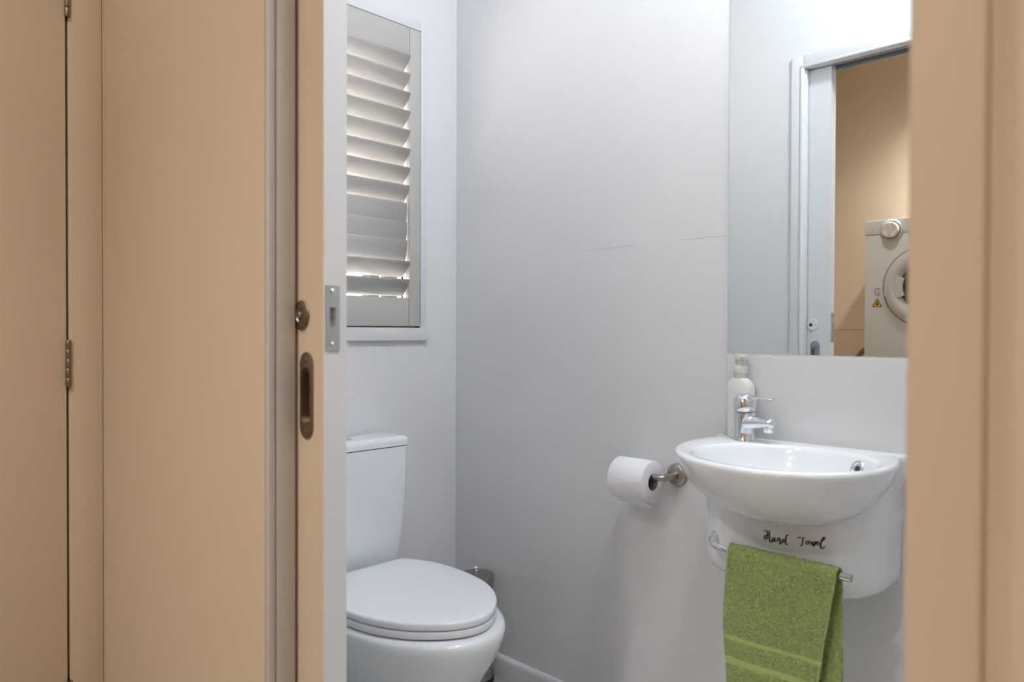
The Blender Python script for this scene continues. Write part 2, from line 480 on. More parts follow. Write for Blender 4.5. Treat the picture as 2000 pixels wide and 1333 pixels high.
lathe('screw', [(0.003, 0), (0.003, 0.001), (0.0, 0.0013)], (0.8045, DI, 1.105), M['plate_metal'], door, 'Y', 10)
sp = boxes('strike_plate', [(DE-0.0005, DE+0.0018, -1.0272, -1.0205, 1.0700, 1.1725), (DE-0.0005, DE+0.0018, -1.0095, -1.0028, 1.0700, 1.1725),
                          (DE-0.0005, DE+0.0018, -1.0205, -1.0095, 1.0700, 1.1055), (DE-0.0005, DE+0.0018, -1.0205, -1.0095, 1.1385, 1.1725)], M['plate_metal'], door)
tag(sp, 'dull steel lock plate')
for z in (1.0795, 1.163):
    lathe('screw', [(0.0042, 0.0015), (0.0042, 0.0022), (0.0025, 0.0036), (0.0, 0.0039)], (DE, -1.0165, z), M['chrome'], sp, 'X', 16)
box('latch', DE-0.011, DE-0.004, -1.0195, -1.0105, 1.1215, 1.123, M['bronze'], sp)

# ------------------------------------------------------------------ hall cupboard door with hinges
d2 = box('door_2', XW-0.036, XW-0.0005, DY0, DY1-0.0028, 0.01, 2.055, M['beige_paint'], bev=0.002)
struct(d2, 'flat beige cupboard door on butt hinges at the end of the hall', 'door')
for zb, zt in ((0.97, 1.079), (1.816, 1.925), (0.183, 0.292)):
    zs = zb
    hg = None
    n = 5
    hh = (zt-zb)/n
    for k in range(n):
        prof = [(0.0, 0.0004), (0.0052, 0.0006), (0.0058, 0.0014), (0.0058, hh-0.0014), (0.0052, hh-0.0006), (0.0, hh-0.0004)]
        if k == 0:
            hg = lathe('hinge', prof, (XW+0.0045, DY1-0.0005, zb), M['bronze'], d2, 'Z', 18)
        else:
            lathe('knuckle', prof, (XW+0.0045, DY1-0.0005, zb+k*hh), M['bronze'], hg, 'Z', 18)
    box('hinge_leaf', XW-0.030, XW+0.003, DY1+0.0005, DY1+0.003, zb, zt, M['bronze'], hg)

# ------------------------------------------------------------------ toilet
TY = -0.488
toi = root('toilet', (0.33, TY, 0.0), 'white close-coupled toilet with closed lid below the window', 'toilet')
def pan_ring(z, xb, xf, hw, n=56, pback=3.2, xm=None):
    """D-like plan: squarish back at xb, round front at xf"""
    pts = []
    xm = xb+(xf-xb)*0.44 if xm is None else xm
    for k in range(n):
        a = 2*math.pi*k/n
        c, s = math.cos(a), math.sin(a)
        if c >= 0:
            p = 2.1
            x = xm+(xf-xm)*abs(c)**(2/p); y = hw*math.copysign(abs(s)**(2/p), s)
        else:
            p = pback
            x = xm-(xm-xb)*abs(c)**(2/p); y = hw*math.copysign(abs(s)**(2/p), s)
        pts.append(Vector((x, TY+y, z)))
    return pts
rings = [pan_ring(0.0, 0.06, 0.50, 0.120), pan_ring(0.02, 0.06, 0.50, 0.118), pan_ring(0.10, 0.06, 0.510, 0.114), pan_ring(0.17, 0.05, 0.545, 0.128),
         pan_ring(0.22, 0.04, 0.582, 0.150), pan_ring(0.27, 0.03, 0.617, 0.173), pan_ring(0.31, 0.02, 0.643, 0.190), pan_ring(0.345, 0.015, 0.661, 0.201),
         pan_ring(0.37, 0.012, 0.670, 0.207), pan_ring(0.385, 0.012, 0.671, 0.208), pan_ring(0.393, 0.014, 0.667, 0.205), pan_ring(0.3975, 0.020, 0.656, 0.196),
         pan_ring(0.398, 0.04, 0.63, 0.172)]
loft('pan', rings, M['ceramic'], toi, smooth=60)
def lid_ring(z, ins=0.0, n=6):
    half = [(0.153, 0.0), (0.153, 0.06), (0.153, 0.125), (0.160, 0.146), (0.200, 0.170), (0.260, 0.190), (0.330, 0.1965), (0.400, 0.193), (0.470, 0.180),
            (0.535, 0.152), (0.585, 0.115), (0.622, 0.072), (0.643, 0.030), (0.647, 0.0)]
    pts = half+[(x, -y) for x, y in reversed(half[1:-1])]
    c = catmull(pts, n)
    out = []
    for x, y in c:
        k = 1-ins/0.2
        out.append(Vector((0.40+(x-0.40)*k, TY+y*k, z)))
    return out
loft('seat', [lid_ring(0.4015, 0.004), lid_ring(0.4025, 0.001), lid_ring(0.405, 0.0), lid_ring(0.4155, 0.0), lid_ring(0.4185, 0.001), lid_ring(0.4195, 0.004)], M['seat_plastic'], toi, smooth=50)
loft('lid', [lid_ring(0.4215, 0.005), lid_ring(0.4225, 0.001), lid_ring(0.425, 0.0), lid_ring(0.4345, 0.0), lid_ring(0.4375, 0.001), lid_ring(0.4393, 0.004), lid_ring(0.4405, 0.012), lid_ring(0.4410, 0.06)],
     M['seat_plastic'], toi, smooth=50)
for s in (-1, 1):
    lathe('seat_hinge', [(0.0, -0.02), (0.010, -0.02), (0.010, 0.02), (0.0, 0.02)], (0.146, TY+s*0.075, 0.414), M['chrome'], toi, 'X', 18)
def cist_ring(z, xf, hw, r, n=7):
    xb = 0.012; pts = []
    for cx, cy, a0 in ((xf-r, hw-r, 0), (xb+0.008, hw-0.008, 90), (xb+0.008, -hw+0.008, 180), (xf-r, -hw+r, 270)):
        rr = r if a0 in (0, 270) else 0.008
        for k in range(n):
            a = math.radians(a0+90*k/(n-1))
            pts.append(Vector((cx+rr*math.cos(a), TY+cy+rr*math.sin(a), z)))
    return pts
loft('cistern', [cist_ring(0.392, 0.108, 0.172, 0.030), cist_ring(0.41, 0.114, 0.176, 0.034), cist_ring(0.45, 0.121, 0.1805, 0.034), cist_ring(0.50, 0.127, 0.185, 0.034), cist_ring(0.57, 0.132, 0.189, 0.032), cist_ring(0.65, 0.136, 0.1915, 0.032),
                 cist_ring(0.72, 0.137, 0.192, 0.030), cist_ring(0.7625, 0.137, 0.192, 0.030)], M['ceramic'], toi, smooth=50)
loft('cistern_lid', [cist_ring(0.7645, 0.137, 0.191, 0.03), cist_ring(0.7652, 0.1395, 0.195, 0.03), cist_ring(0.778, 0.140, 0.196, 0.03), cist_ring(0.786, 0.138, 0.194, 0.03), cist_ring(0.790, 0.132, 0.188, 0.028),
                     cist_ring(0.7915, 0.115, 0.17, 0.02)], M['ceramic'], toi, smooth=50)
fb = lathe('flush_button', [(0.024, 0), (0.024, 0.003), (0.021, 0.0055), (0.0, 0.006)], (0.072, TY, 0.7905), M['chrome'], toi)

# ------------------------------------------------------------------ toilet brush canister
br = root('toilet_brush_holder', (0.184, -0.0735, 0.0), 'brushed steel toilet brush canister in the corner behind the toilet', 'brush holder')
BX, BY = 0.184, -0.0735
lathe('base', [(0.0585, 0.0), (0.0585, 0.010), (0.056, 0.013), (0.0, 0.013)], (BX, BY, 0), M['black'], br)
lathe('canister', [(0.0, 0.012), (0.055, 0.012), (0.0555, 0.02), (0.0555, 0.318), (0.054, 0.320), (0.0, 0.320)], (BX, BY, 0), M['steel'], br)
cl = lathe('lid', [(0.0, 0.3205), (0.0572, 0.3205), (0.0575, 0.330), (0.056, 0.3335), (0.04, 0.336), (0.0, 0.337)], (BX, BY, 0), M['steel'], br)
lathe('knob', [(0.0, 0.336), (0.006, 0.336), (0.0045, 0.343), (0.005, 0.3445), (0.0085, 0.348), (0.0095, 0.3525), (0.0085, 0.357), (0.005, 0.360), (0.0, 0.361)], (BX, BY, 0), M['chrome'], cl, seg=20)

# ------------------------------------------------------------------ toilet paper holder and roll
RZ, RY = 0.735, -0.072
th = root('toilet_paper_holder', (0.868, 0.0, 0.735), 'satin nickel paper holder on the wall left of the basin', 'paper holder')
lathe('wall_plate', [(0.0, 0.0), (0.029, 0.0), (0.029, -0.006), (0.0265, -0.010), (0.020, -0.0125), (0.0, -0.014)], (0.868, 0, RZ), M['nickel'], th, 'Y')
tube('arm', [(0.868, -0.008, RZ), (0.868, -0.02, RZ), (0.869, -0.045, RZ), (0.869, -0.064, RZ), (0.866, -0.0705, RZ), (0.858, -0.072, RZ), (0.80, -0.072, RZ), (0.722, -0.072, RZ)],
     [0.011, 0.0085, 0.0085, 0.0085, 0.0085, 0.008, 0.0075, 0.0075], M['nickel'], th, 16)
lathe('end_knob', [(0.0, 0.0), (0.0085, 0.0), (0.0105, -0.002), (0.0105, -0.007), (0.008, -0.009), (0.0, -0.0095)], (0.7225, RY, RZ), M['nickel'], th, 'X', 20)
RC = RZ-0.0135
R0 = 0.0535
roll = root('toilet_paper_roll', (0.787, RY, RC-R0), 'white toilet paper roll with a loose end hanging on the holder', 'toilet paper')
XA, XB = 0.7345, 0.8405
def ring_x(x, r, n=56):
    return [Vector((x, RY+r*math.cos(2*math.pi*k/n), RC+r*math.sin(2*math.pi*k/n)*1.0)) for k in range(n)]
bm = bmesh.new()
add_loft(bm, [ring_x(XA, 0.0215), ring_x(XA, R0-0.002), ring_x(XA+0.002, R0), ring_x((XA+XB)/2, R0+0.0008), ring_x(XB-0.002, R0), ring_x(XB, R0-0.002), ring_x(XB, 0.0215)], False, False)
finish(bm, 'paper', M['paper'], roll, 50, recalc=True)
bm = bmesh.new()
add_loft(bm, [ring_x(XA+0.001, 0.0215, 36), ring_x(XB-0.001, 0.0215, 36), ring_x(XB-0.001, 0.0203, 36), ring_x(XA+0.001, 0.0203, 36), ring_x(XA+0.001, 0.0215, 36)], False, False)
finish(bm, 'core', M['card'], roll, 50)
# loose sheet: clings to the front then drops below the roll with a soft curl
bm = bmesh.new()
path = []
for k in range(13):
    a = math.radians(175+6*k)
    path.append((RY+(R0+0.0016)*math.cos(a), RC+(R0+0.0016)*math.sin(a)))
y, z = path[-1]
for k in range(1, 6):
    path.append((y+0.0052*k, z-0.0016*k-0.00025*k*k))
nx = 15
grid = []
for j, (py, pz) in enumerate(path):
    row = []
    for i in range(nx):
        u = i/(nx-1)
        sag = max(0, j-12)/5.0
        zz = pz - sag*0.006*u**2 + sag*0.0012*math.sin(u*9)
        yy = py - sag*0.004*u
        row.append(bm.verts.new((XA+0.001+(XB-XA-0.002)*u+sag*0.001*u, yy+0.0005*math.sin(7*u+j), zz)))
    grid.append(row)
for j in range(len(grid)-1):
    for i in range(nx-1):
        bm.faces.new((grid[j][i], grid[j][i+1], grid[j+1][i+1], grid[j+1][i]))
finish(bm, 'loose_sheet', M['paper'], roll, 60)

# ------------------------------------------------------------------ mirror and splashback
mr = root('wall_mirror', (1.3135, 0, 1.051), 'large frameless wall mirror above the basin reflecting the doorway', 'mirror')
box('backing', 1.0085, 1.62, -0.0045, 0.0, 1.0515, 2.13, M['glass_edge'], mr)
box('mirror_glass', 1.0075, 1.6205, -0.0052, -0.0046, 1.051, 2.131, M['mirror'], mr)
box('bottom_edge', 1.0075, 1.6205, -0.0056, 0.0, 1.0478, 1.0509, M['glass_edge'], mr)
spb = box('splashback', 1.0055, 1.62, -0.0075, 0.0, 0.835, 1.0475, M['splash'], bev=0.0018, seg=3)
tag(spb, 'glossy white splashback panel between basin and mirror', 'splashback')

# ------------------------------------------------------------------ wash basin
BC = 1.21
wb = root('wash_basin', (BC, 0, 0.57), 'white ceramic wall-hung hand basin with shroud and towel rail', 'basin')
rim_pts = [(1.402, -0.002), (1.404, -0.045), (1.419, -0.085), (1.433, -0.150), (1.428, -0.225), (1.402, -0.298), (1.350, -0.355), (1.275, -0.388), (1.195, -0.388),
           (1.115, -0.360), (1.050, -0.305), (1.005, -0.232), (0.987, -0.155), (0.990, -0.085), (1.005, -0.040), (1.010, -0.002)]
rim = catmull(rim_pts, 6)
def clampy(p): return Vector((p[0], min(p[1], -0.0005), p[2]))
def rim_ring(z, s, grow=0.0, cx=BC, cy=-0.10):
    return [clampy((cx+(x-cx)*s, cy+(y-cy)*s, z)) for x, y in rim]
ICX, ICY, IAX, IAY = 1.236, -0.212, 0.180, 0.155
def bowl_ring(z, s):
    """inner bowl outline: an oval set towards the front right, leaving a deck at the back and at the tap corner"""
    out = []
    for x, y in rim:
        a = math.atan2((y-ICY)/IAY, (x-ICX)/IAX)
        out.append(Vector((ICX+IAX*s*math.cos(a), ICY+IAY*s*math.sin(a), z)))
    return out
rings = [rim_ring(0.717, 0.34), rim_ring(0.719, 0.44), rim_ring(0.727, 0.55), rim_ring(0.741, 0.665), rim_ring(0.759, 0.765), rim_ring(0.780, 0.852), rim_ring(0.802, 0.920), rim_ring(0.822, 0.966),
         rim_ring(0.836, 0.989), rim_ring(0.843, 0.997), rim_ring(0.848, 0.996), rim_ring(0.8515, 0.985), rim_ring(0.853, 0.965), rim_ring(0.8525, 0.945),
         bowl_ring(0.8526, 1.03), bowl_ring(0.8512, 1.012), bowl_ring(0.8487, 0.999), bowl_ring(0.845, 0.985), bowl_ring(0.839, 0.968), bowl_ring(0.826, 0.94), bowl_ring(0.802, 0.88), bowl_ring(0.780, 0.79), bowl_ring(0.763, 0.64), bowl_ring(0.756, 0.42), bowl_ring(0.754, 0.12)]
loft('bowl', rings, M['ceramic'], wb, smooth=75)
SF = -0.205
def shroud_ring(z, ins, hw=0.19, n=48):
    pts = []
    for k in range(n+1):
        a = math.pi+math.pi*k/n
        c, s = math.cos(a), math.sin(a)
        p = 3.4
        pts.append(Vector((BC-0.003+(hw-ins)*math.copysign(abs(c)**(2/p), c), min(-0.0005, (SF+ins)*abs(s)**(2/p)), z)))
    return pts
rings = [shroud_ring(0.5705, 0.045), shroud_ring(0.572, 0.030, ), shroud_ring(0.577, 0.016), shroud_ring(0.586, 0.006), shroud_ring(0.598, 0.001), shroud_ring(0.615, 0.0),
         shroud_ring(0.70, -0.001, 0.192), shroud_ring(0.749, -0.0015, 0.193), shroud_ring(0.7525, 0.003, 0.193)]
shroud = loft('shroud', rings, M['ceramic'], wb, smooth=60)
for sg in (-1, 1):      # side cheeks of the shroud running up to the deck
    for ymin, ymax, z1, ins in ((-0.132, 0.0, 0.836, -0.0015), (-0.160, -0.10, 0.775, -0.0010)):
        out = [p for p in shroud_ring(0.738, ins, 0.193, 160) if ymin < p.y < ymax and sg*(p.x-BC) > 0]
        out.sort(key=lambda p: p.y)
        poly = [(p.x, p.y) for p in out]+[(p.x-sg*0.011, p.y) for p in reversed(out)]
        loft('cheek', [[Vector((x, y, z)) for x, y in poly] for z in (0.740, z1)], M['ceramic'], wb, smooth=40)
box('back_web', BC-0.190, BC+0.186, -0.030, -0.0005, 0.72, 0.846, M['ceramic'], wb, bev=0.003)
def shroud_y(x, z):
    k = max(0.0, min(1.0, (z-0.615)/0.085))
    t = min(1, abs(x-(BC-0.003))/(0.191+0.003*k))
    return (SF-0.001*k)*(1-t**3.4)**(1/3.4)
# overflow ring and waste
def oriented(name, profile, origin, direction, material, parent, seg=28):
    d = Vector(direction).normalized()
    q = Vector((0, 0, 1)).rotation_difference(d)
    rg = [[Vector(origin)+q @ p for p in r] for r in lathe_rings(profile, (0, 0, 0), 'Z', seg)]
    return loft(name, rg, material, parent, smooth=40)
ki = min(range(len(rim)), key=lambda k: abs(math.atan2((rim[k][1]-ICY)/IAY, (rim[k][0]-ICX)/IAX)-math.radians(50)))
r_hi, r_mid, r_lo = bowl_ring(0.839, 0.968), bowl_ring(0.826, 0.94), bowl_ring(0.802, 0.88)
OV = r_mid[ki]
OVN = (r_mid[(ki+1) % len(rim)]-r_mid[ki-1]).cross(r_hi[ki]-r_lo[ki]).normalized()
if OVN.x > 0: OVN = -OVN
ov = oriented('overflow_ring', [(0.0185, -0.005), (0.0185, 0.002), (0.0165, 0.0045), (0.013, 0.0045), (0.011, 0.0015), (0.0, 0.001)], OV, OVN, M['chrome'], wb)
oriented('overflow_hole', [(0.0065, 0.0012), (0.0065, 0.0022), (0.0, 0.0022)], OV, OVN, M['dark'], ov)
lathe('waste', [(0.0, 0.0), (0.021, 0.0), (0.021, 0.002), (0.018, 0.003), (0.0, 0.0035)], (1.227, -0.205, 0.7545), M['chrome'], wb)
# towel rail
RLZ, RLY = 0.652, -0.253
rp = catmull([(1.079, -0.183, RLZ+0.006), (1.081, -0.200, RLZ+0.005), (1.088, -0.220, RLZ+0.003), (1.106, -0.240, RLZ+0.001), (1.135, -0.251, RLZ), (1.165, RLY, RLZ), (1.28, RLY, RLZ), (1.388, RLY, RLZ)], 6, False)
rail = tube('towel_rail', rp, 0.0072, M['chrome'], wb, 18)
lathe('rail_mount', [(0.0, 0.0), (0.0098, 0.0), (0.0098, -0.008), (0.0, -0.008)], (1.0785, -0.181, RLZ+0.006), M['chrome'], rail, 'Y', 20)
lathe('rail_end', [(0.0, 0.0), (0.0066, 0.0), (0.0066, 0.0015), (0.0, 0.002)], (1.388, RLY, RLZ), M['nickel'], rail, 'X', 18)
# lettering: Hand Towel in script
LET = [
 ('H', [[(282,210),(300,182),(328,192),(348,235),(352,290),(342,345),(318,392),(290,388),(280,345),(296,305),(345,296),(398,290)], [(402,192),(398,250),(398,320),(402,395),(412,450),(430,472),(455,452),(478,425)]]),
 ('a', [[(528,362),(500,358),(480,385),(474,422),(488,448),(510,432),(528,385),(532,365),(528,410),(538,446),(558,450),(580,428)]]),
 ('n', [[(598,362),(602,400),(598,440),(604,402),(624,370),(643,372),(650,410),(646,455),(650,498),(664,510),(688,482),(704,455)]]),
 ('d', [[(770,402),(738,400),(710,425),(704,455),(722,468),(748,448),(776,405)], [(852,318),(838,298),(812,304),(794,345),(784,410),(780,470),(788,518),(808,530),(830,512)]]),
 ('T', [[(1066,392),(1078,368),(1106,358),(1142,368),(1180,380),(1218,362)], [(1160,362),(1168,410),(1166,470),(1152,525),(1128,556),(1106,552)]]),
 ('o', [[(1276,448),(1252,458),(1240,490),(1250,520),(1274,522),(1294,496),(1290,460),(1272,448),(1296,462),(1328,452)]]),
 ('w', [[(1334,452),(1332,488),(1342,520),(1360,524),(1376,494),(1380,462),(1380,505),(1388,555),(1400,574),(1416,540),(1426,490),(1424,462),(1440,472)]]),
 ('e', [[(1448,512),(1478,502),(1494,482),(1482,466),(1462,480),(1452,512),(1464,540),(1490,544),(1516,520)]]),
 ('l', [[(1516,520),(1560,480),(1602,430),(1624,396),(1616,380),(1592,390),(1564,435),(1546,495),(1538,560),(1546,612),(1566,634),(1596,620),(1626,586)]])]
def zoom_to_xz(u, v):
    # lettering laid out flat on the shroud front: 1 unit of the drawing = one fixed length, baseline level
    px = 1470+u/11.765; py = 1020+v/11.765
    x = 1.1990+(px-1493.0)*0.001038
    z = 0.6698-(py-1060.0)*0.00102+(px-1493.0)*0.000216
    return x, z
lt = None
for ch, strokes in LET:
    bm = bmesh.new()
    for st in strokes:
        pts = catmull([zoom_to_xz(*p) for p in st], 4, False)
        prev = None; n = len(pts)
        for i, (x, z) in enumerate(pts):
            a = pts[max(0, i-1)]; b = pts[min(n-1, i+1)]
            dx, dz = b[0]-a[0], b[1]-a[1]; L = math.hypot(dx, dz) or 1
            down = abs(dz)/L
            w = (0.00050+0.00095*down)*(0.5+0.5*min(1, 4*min(i, n-1-i)/n+0.3))
            ox, oz = -dz/L*w, dx/L*w
            row = []
            for sgn in (1, -1):
                xx, zz = x+sgn*ox, z+sgn*oz
                row.append((xx, shroud_y(xx, zz)-0.0008, zz))
            cur = [bm.verts.new(p) for p in row]
            if prev: bm.faces.new((prev[0], cur[0], cur[1], prev[1]))
            prev = cur
    finish(bm, 'lettering', M['ink'], shroud, 0)

# ------------------------------------------------------------------ basin mixer tap
FX, FY, FZ = 1.083, -0.064, 0.853
fa = root('mixer_tap', (FX, FY, FZ), 'chrome single-lever mixer tap at the corner of the basin', 'tap')
bm = bmesh.new()
add_loft(bm, lathe_rings([(0.0, 0.0), (0.0245, 0.0), (0.0245, 0.002), (0.0232, 0.004), (0.0228, 0.02), (0.0232, 0.045), (0.0245, 0.064), (0.0245, 0.066), (0.0, 0.066)], (FX, FY, FZ), 'Z', 36))
finish(bm, 'body', M['chrome'], fa, 45)
SD = Vector((0.985, -0.17, 0)).normalized()
base = Vector((FX, FY, FZ))
def side(p): return Vector((-SD.y, SD.x, 0))*p
rings = []
for t, w, h, zc in ((-0.012, 0.020, 0.020, 0.040), (0.010, 0.0215, 0.020, 0.041), (0.030, 0.018, 0.0155, 0.043), (0.048, 0.015, 0.0125, 0.045), (0.062, 0.0135, 0.0115, 0.0455), (0.071, 0.0125, 0.0105, 0.0455), (0.0745, 0.009, 0.008, 0.0455)):
    rings.append([base+SD*t+side(w*math.cos(2*math.pi*k/24))+Vector((0, 0, zc+h*math.sin(2*math.pi*k/24))) for k in range(24)])
loft('spout', rings, M['chrome'], fa, smooth=60)
oriented('aerator', [(0.0, -0.013), (0.0095, -0.013), (0.0105, -0.011), (0.0105, 0.0), (0.0, 0.0)], base+SD*0.062+Vector((0, 0, 0.037)), (0, 0, 1), M['chrome'], fa, 24)
hd = lathe('handle', [(0.0, 0.067), (0.0235, 0.067), (0.0255, 0.070), (0.0268, 0.078), (0.0268, 0.088), (0.0250, 0.097), (0.0205, 0.104), (0.012, 0.108), (0.0, 0.109)], (FX, FY, FZ), M['chrome'], fa, seg=36, smooth=60)
rings = []
for t, w, h, zc in ((-0.006, 0.016, 0.006, 0.1005), (0.015, 0.0165, 0.006, 0.1005), (0.035, 0.014, 0.0045, 0.1005), (0.055, 0.0115, 0.0033, 0.1000), (0.071, 0.010, 0.0025, 0.0995), (0.075, 0.007, 0.0015, 0.0995)):
    rings.append([base+SD*t+side(w*math.cos(2*math.pi*k/20))+Vector((0, 0, zc+h*math.sin(2*math.pi*k/20))) for k in range(20)])
loft('lever', rings, M['chrome'], hd, smooth=60)

# ------------------------------------------------------------------ soap bottle
SX, SY, SZ = 1.053, -0.0285, 0.853
sb = root('soap_pump_bottle', (SX, SY, SZ), 'off-white pump soap bottle standing behind the tap', 'bottle')
def oval(z, a, b, n=40, p=2.5):
    return [Vector((SX+a*math.copysign(abs(math.cos(2*math.pi*k/n))**(2/p), math.cos(2*math.pi*k/n)), SY+b*math.copysign(abs(math.sin(2*math.pi*k/n))**(2/p), math.sin(2*math.pi*k/n)), SZ+z)) for k in range(n)]
loft('body', [oval(0.0, 0.028, 0.014), oval(0.002, 0.030, 0.016), oval(0.03, 0.0315, 0.0175), oval(0.08, 0.0335, 0.0185), oval(0.112, 0.0345, 0.019), oval(0.122, 0.0335, 0.0185),
              oval(0.130, 0.0295, 0.017), oval(0.137, 0.022, 0.0155), oval(0.141, 0.0165, 0.0145)], M['bottle'], sb, smooth=60)
lathe('collar', [(0.0, 0.140), (0.0145, 0.140), (0.0152, 0.142), (0.0152, 0.152), (0.0165, 0.1535), (0.0165, 0.1685), (0.0155, 0.170), (0.0, 0.170)], (SX, SY, SZ), M['pump'], sb, seg=30)
pm = lathe('pump_head', [(0.0, 0.170), (0.0125, 0.170), (0.0125, 0.183), (0.0148, 0.184), (0.0148, 0.1955), (0.0138, 0.197), (0.0, 0.1975)], (SX, SY, SZ), M['pump'], sb, seg=30)
tube('nozzle', [(SX, SY, SZ+0.190), (SX+0.013, SY-0.012, SZ+0.190), (SX+0.018, SY-0.0165, SZ+0.1885)], [0.0055, 0.005, 0.004], M['pump'], pm, 14)

# ------------------------------------------------------------------ hand towel over the rail
bm = bmesh.new()
R = 0.0125
# length runs: front hem -> up -> over the rail -> down the back
ZF, ZB = 0.36, 0.385
NF, NB, NA = 150, 110, 14
rows = []
for i in range(NF):
    rows.append(('f', ZF+(RLZ-ZF)*i/NF))
for i in range(NA+1):
    rows.append(('a', math.pi*i/NA))
for i in range(1, NB):
    rows.append(('b', RLZ-(RLZ-ZB)*i/(NB-1)))
NU = 96
stripes = ((0.480, 0.4895), (0.431, 0.4475))
def in_stripe(z):
    return any(a <= z <= b for a, b in stripes)
grid = []
for j, (kind, q) in enumerate(rows):
    row = []
    for i in range(NU):
        u = i/(NU-1)
        if kind == 'f':
            drop = (RLZ-q)
            xl, xr = 1.150-0.004*min(1, drop/0.1)+0.012*max(0, drop-0.15)/0.14, 1.367-0.022*min(1, drop/0.14)-0.018*max(0, drop-0.14)/0.14
            y = RLY-R-0.003-0.006*min(1, drop/0.12)-0.004*math.sin(u*5.0+0.6)*min(1, drop/0.15)+0.004*(u**3)*min(1, drop/0.1); z = q
        elif kind == 'a':
            xl, xr = 1.150, 1.367
            y = RLY-R*math.cos(q)-0.003*math.cos(q); z = RLZ+(R+0.0015)*math.sin(q)
        else:
            drop = (RLZ-q)
            xl, xr = 1.150, 1.367+0.004*min(1, drop/0.15)
            y = RLY+R+0.002+0.004*math.sin(u*4+1)*min(1, drop/0.15)-0.002*min(1, drop/0.1); z = q
        x = xl+(xr-xl)*u
        amp = 0.0013
        st = kind == 'f' and in_stripe(z)
        if st: amp = 0.00012
        nz = random.uniform(-1, 1)*amp + noise.noise(Vector((x*60, z*60, j*0.01)))*amp*0.8
        sgn = -1 if kind == 'f' else (1 if kind == 'b' else 0)
        if st: nz -= 0.0014
        edge = 0.0006*random.uniform(-1, 1) if i in (0, NU-1) else 0
        zz = z+(random.uniform(-1, 1)*0.0005 if not st else 0)
        row.append(bm.verts.new((x+edge, y+sgn*nz, zz+(nz if kind == 'a' else 0))))
    grid.append(row)
for j in range(len(grid)-1):
    ka, qa = rows[j]
    st = ka == 'f' and in_stripe(qa)
    for i in range(NU-1):
        f = bm.faces.new((grid[j][i], grid[j][i+1], grid[j+1][i+1], grid[j+1][i]))
        f.material_index = 1 if (st or (ka == 'f' and (i < 1 or i > NU-3))) else 0
tw = finish(bm, 'hand_towel', [M['terry'], M['dobby']], smooth=180)
sol = tw.modifiers.new('thickness', 'SOLIDIFY'); sol.thickness = 0.0035; sol.offset = 0
tag(tw, 'green terry hand towel draped over the chrome rail', 'towel')

# ------------------------------------------------------------------ clothes dryer on the laundry wall (seen in the mirror)
DX0, DX1, DYF, DYB, DZ0, DZ1 = 0.505, 1.097, -2.40, -2.88, 0.90, 1.686
dr = root('clothes_dryer', ((DX0+DX1)/2, (DYF+DYB)/2, DZ0), 'white front-loading dryer mounted on the beige wall, seen in the mirror', 'dryer')
box('body', DX0, DX1, DYB, DYF-0.012, DZ0, DZ1, M['appliance'], dr, bev=0.006)
box('control_panel', DX0+0.0005, DX1-0.0005, DYF-0.014, DYF, DZ1-0.074, DZ1-0.0005, M['appliance'], dr, bev=0.003)
box('front_panel', DX0+0.001, DX1-0.001, DYF-0.014, DYF-0.002, DZ0+0.002, DZ1-0.0765, M['appliance'], dr, bev=0.003)
for x in (DX0+0.08, DX1-0.08):
    box('wall_bracket', x-0.02, x+0.02, YH, DYB+0.002, DZ0+0.1, DZ1-0.1, M['plate_metal'], dr)
DLX, DLZ = 0.634, 1.628
dl = lathe('dial', [(0.0, 0.0), (0.056, 0.0), (0.055, 0.004), (0.050, 0.009), (0.0455, 0.009)], (DLX, DYF, DLZ), M['appliance_ring'], dr, 'Y')
lathe('dial_groove', [(0.0, 0.006), (0.0455, 0.006), (0.0455, 0.0095), (0.0, 0.0095)], (DLX, DYF, DLZ), M['dark'], dl, 'Y')
kn = lathe('dial_knob', [(0.0, 0.006), (0.0415, 0.006), (0.0410, 0.024), (0.036, 0.030), (0.020, 0.026), (0.0, 0.025)], (DLX, DYF, DLZ), M['dial'], dl, 'Y')
boxes('grip', [(DLX-0.006, DLX+0.006, DYF+0.024, DYF+0.034, DLZ-0.034, DLZ+0.034)], M['dial'], kn, bev=0.003)
DCX, DCZ, DR = 0.803, 1.336, 0.203
dd = lathe('door_ring', [(DR-0.03, -0.004), (DR, -0.004), (DR, 0.004), (DR-0.004, 0.014), (DR-0.016, 0.028), (DR-0.035, 0.036), (DR-0.055, 0.034), (DR-0.066, 0.024), (DR-0.078, 0.010), (DR-0.082, 0.002), (DR-0.03, -0.004)],
           (DCX, DYF, DCZ), M['appliance_ring'], dr, 'Y', 64)
lathe('door_groove', [(0.0, -0.003), (DR+0.004, -0.003), (DR+0.004, 0.0), (0.0, 0.0)], (DCX, DYF, DCZ), M['dark'], dd, 'Y', 64)
lathe('door_glass', [(0.0, 0.003), (DR-0.075, 0.003), (DR-0.085, 0.012), (DR-0.12, 0.022), (0.0, 0.028)], (DCX, DYF, DCZ), M['dark_glass'], dd, 'Y', 48)
# door handle scoop on the left of the ring
hp = []
for k in range(9):
    a = math.radians(180-24+48*k/8)
    hp.append((a,))
bm = bmesh.new()
def arc(r, y): return [Vector((DCX+r*math.cos(a[0]), DYF+y, DCZ+r*math.sin(a[0]))) for a in hp]
r1, r2 = arc(DR-0.060, 0.033), arc(DR-0.098, 0.034)
r3, r4 = arc(DR-0.098, 0.020), arc(DR-0.060, 0.020)
ringsets = [[r1[i], r2[i], r3[i], r4[i]] for i in range(9)]
add_loft(bm, ringsets)
finish(bm, 'door_handle', M['appliance_ring'], dd, 40)
box('door_catch_mark', DCX-DR+0.010, DCX-DR+0.032, DYF+0.02, DYF+0.031, DCZ-0.045, DCZ-0.015, M['appliance_ring'], dd, bev=0.003)
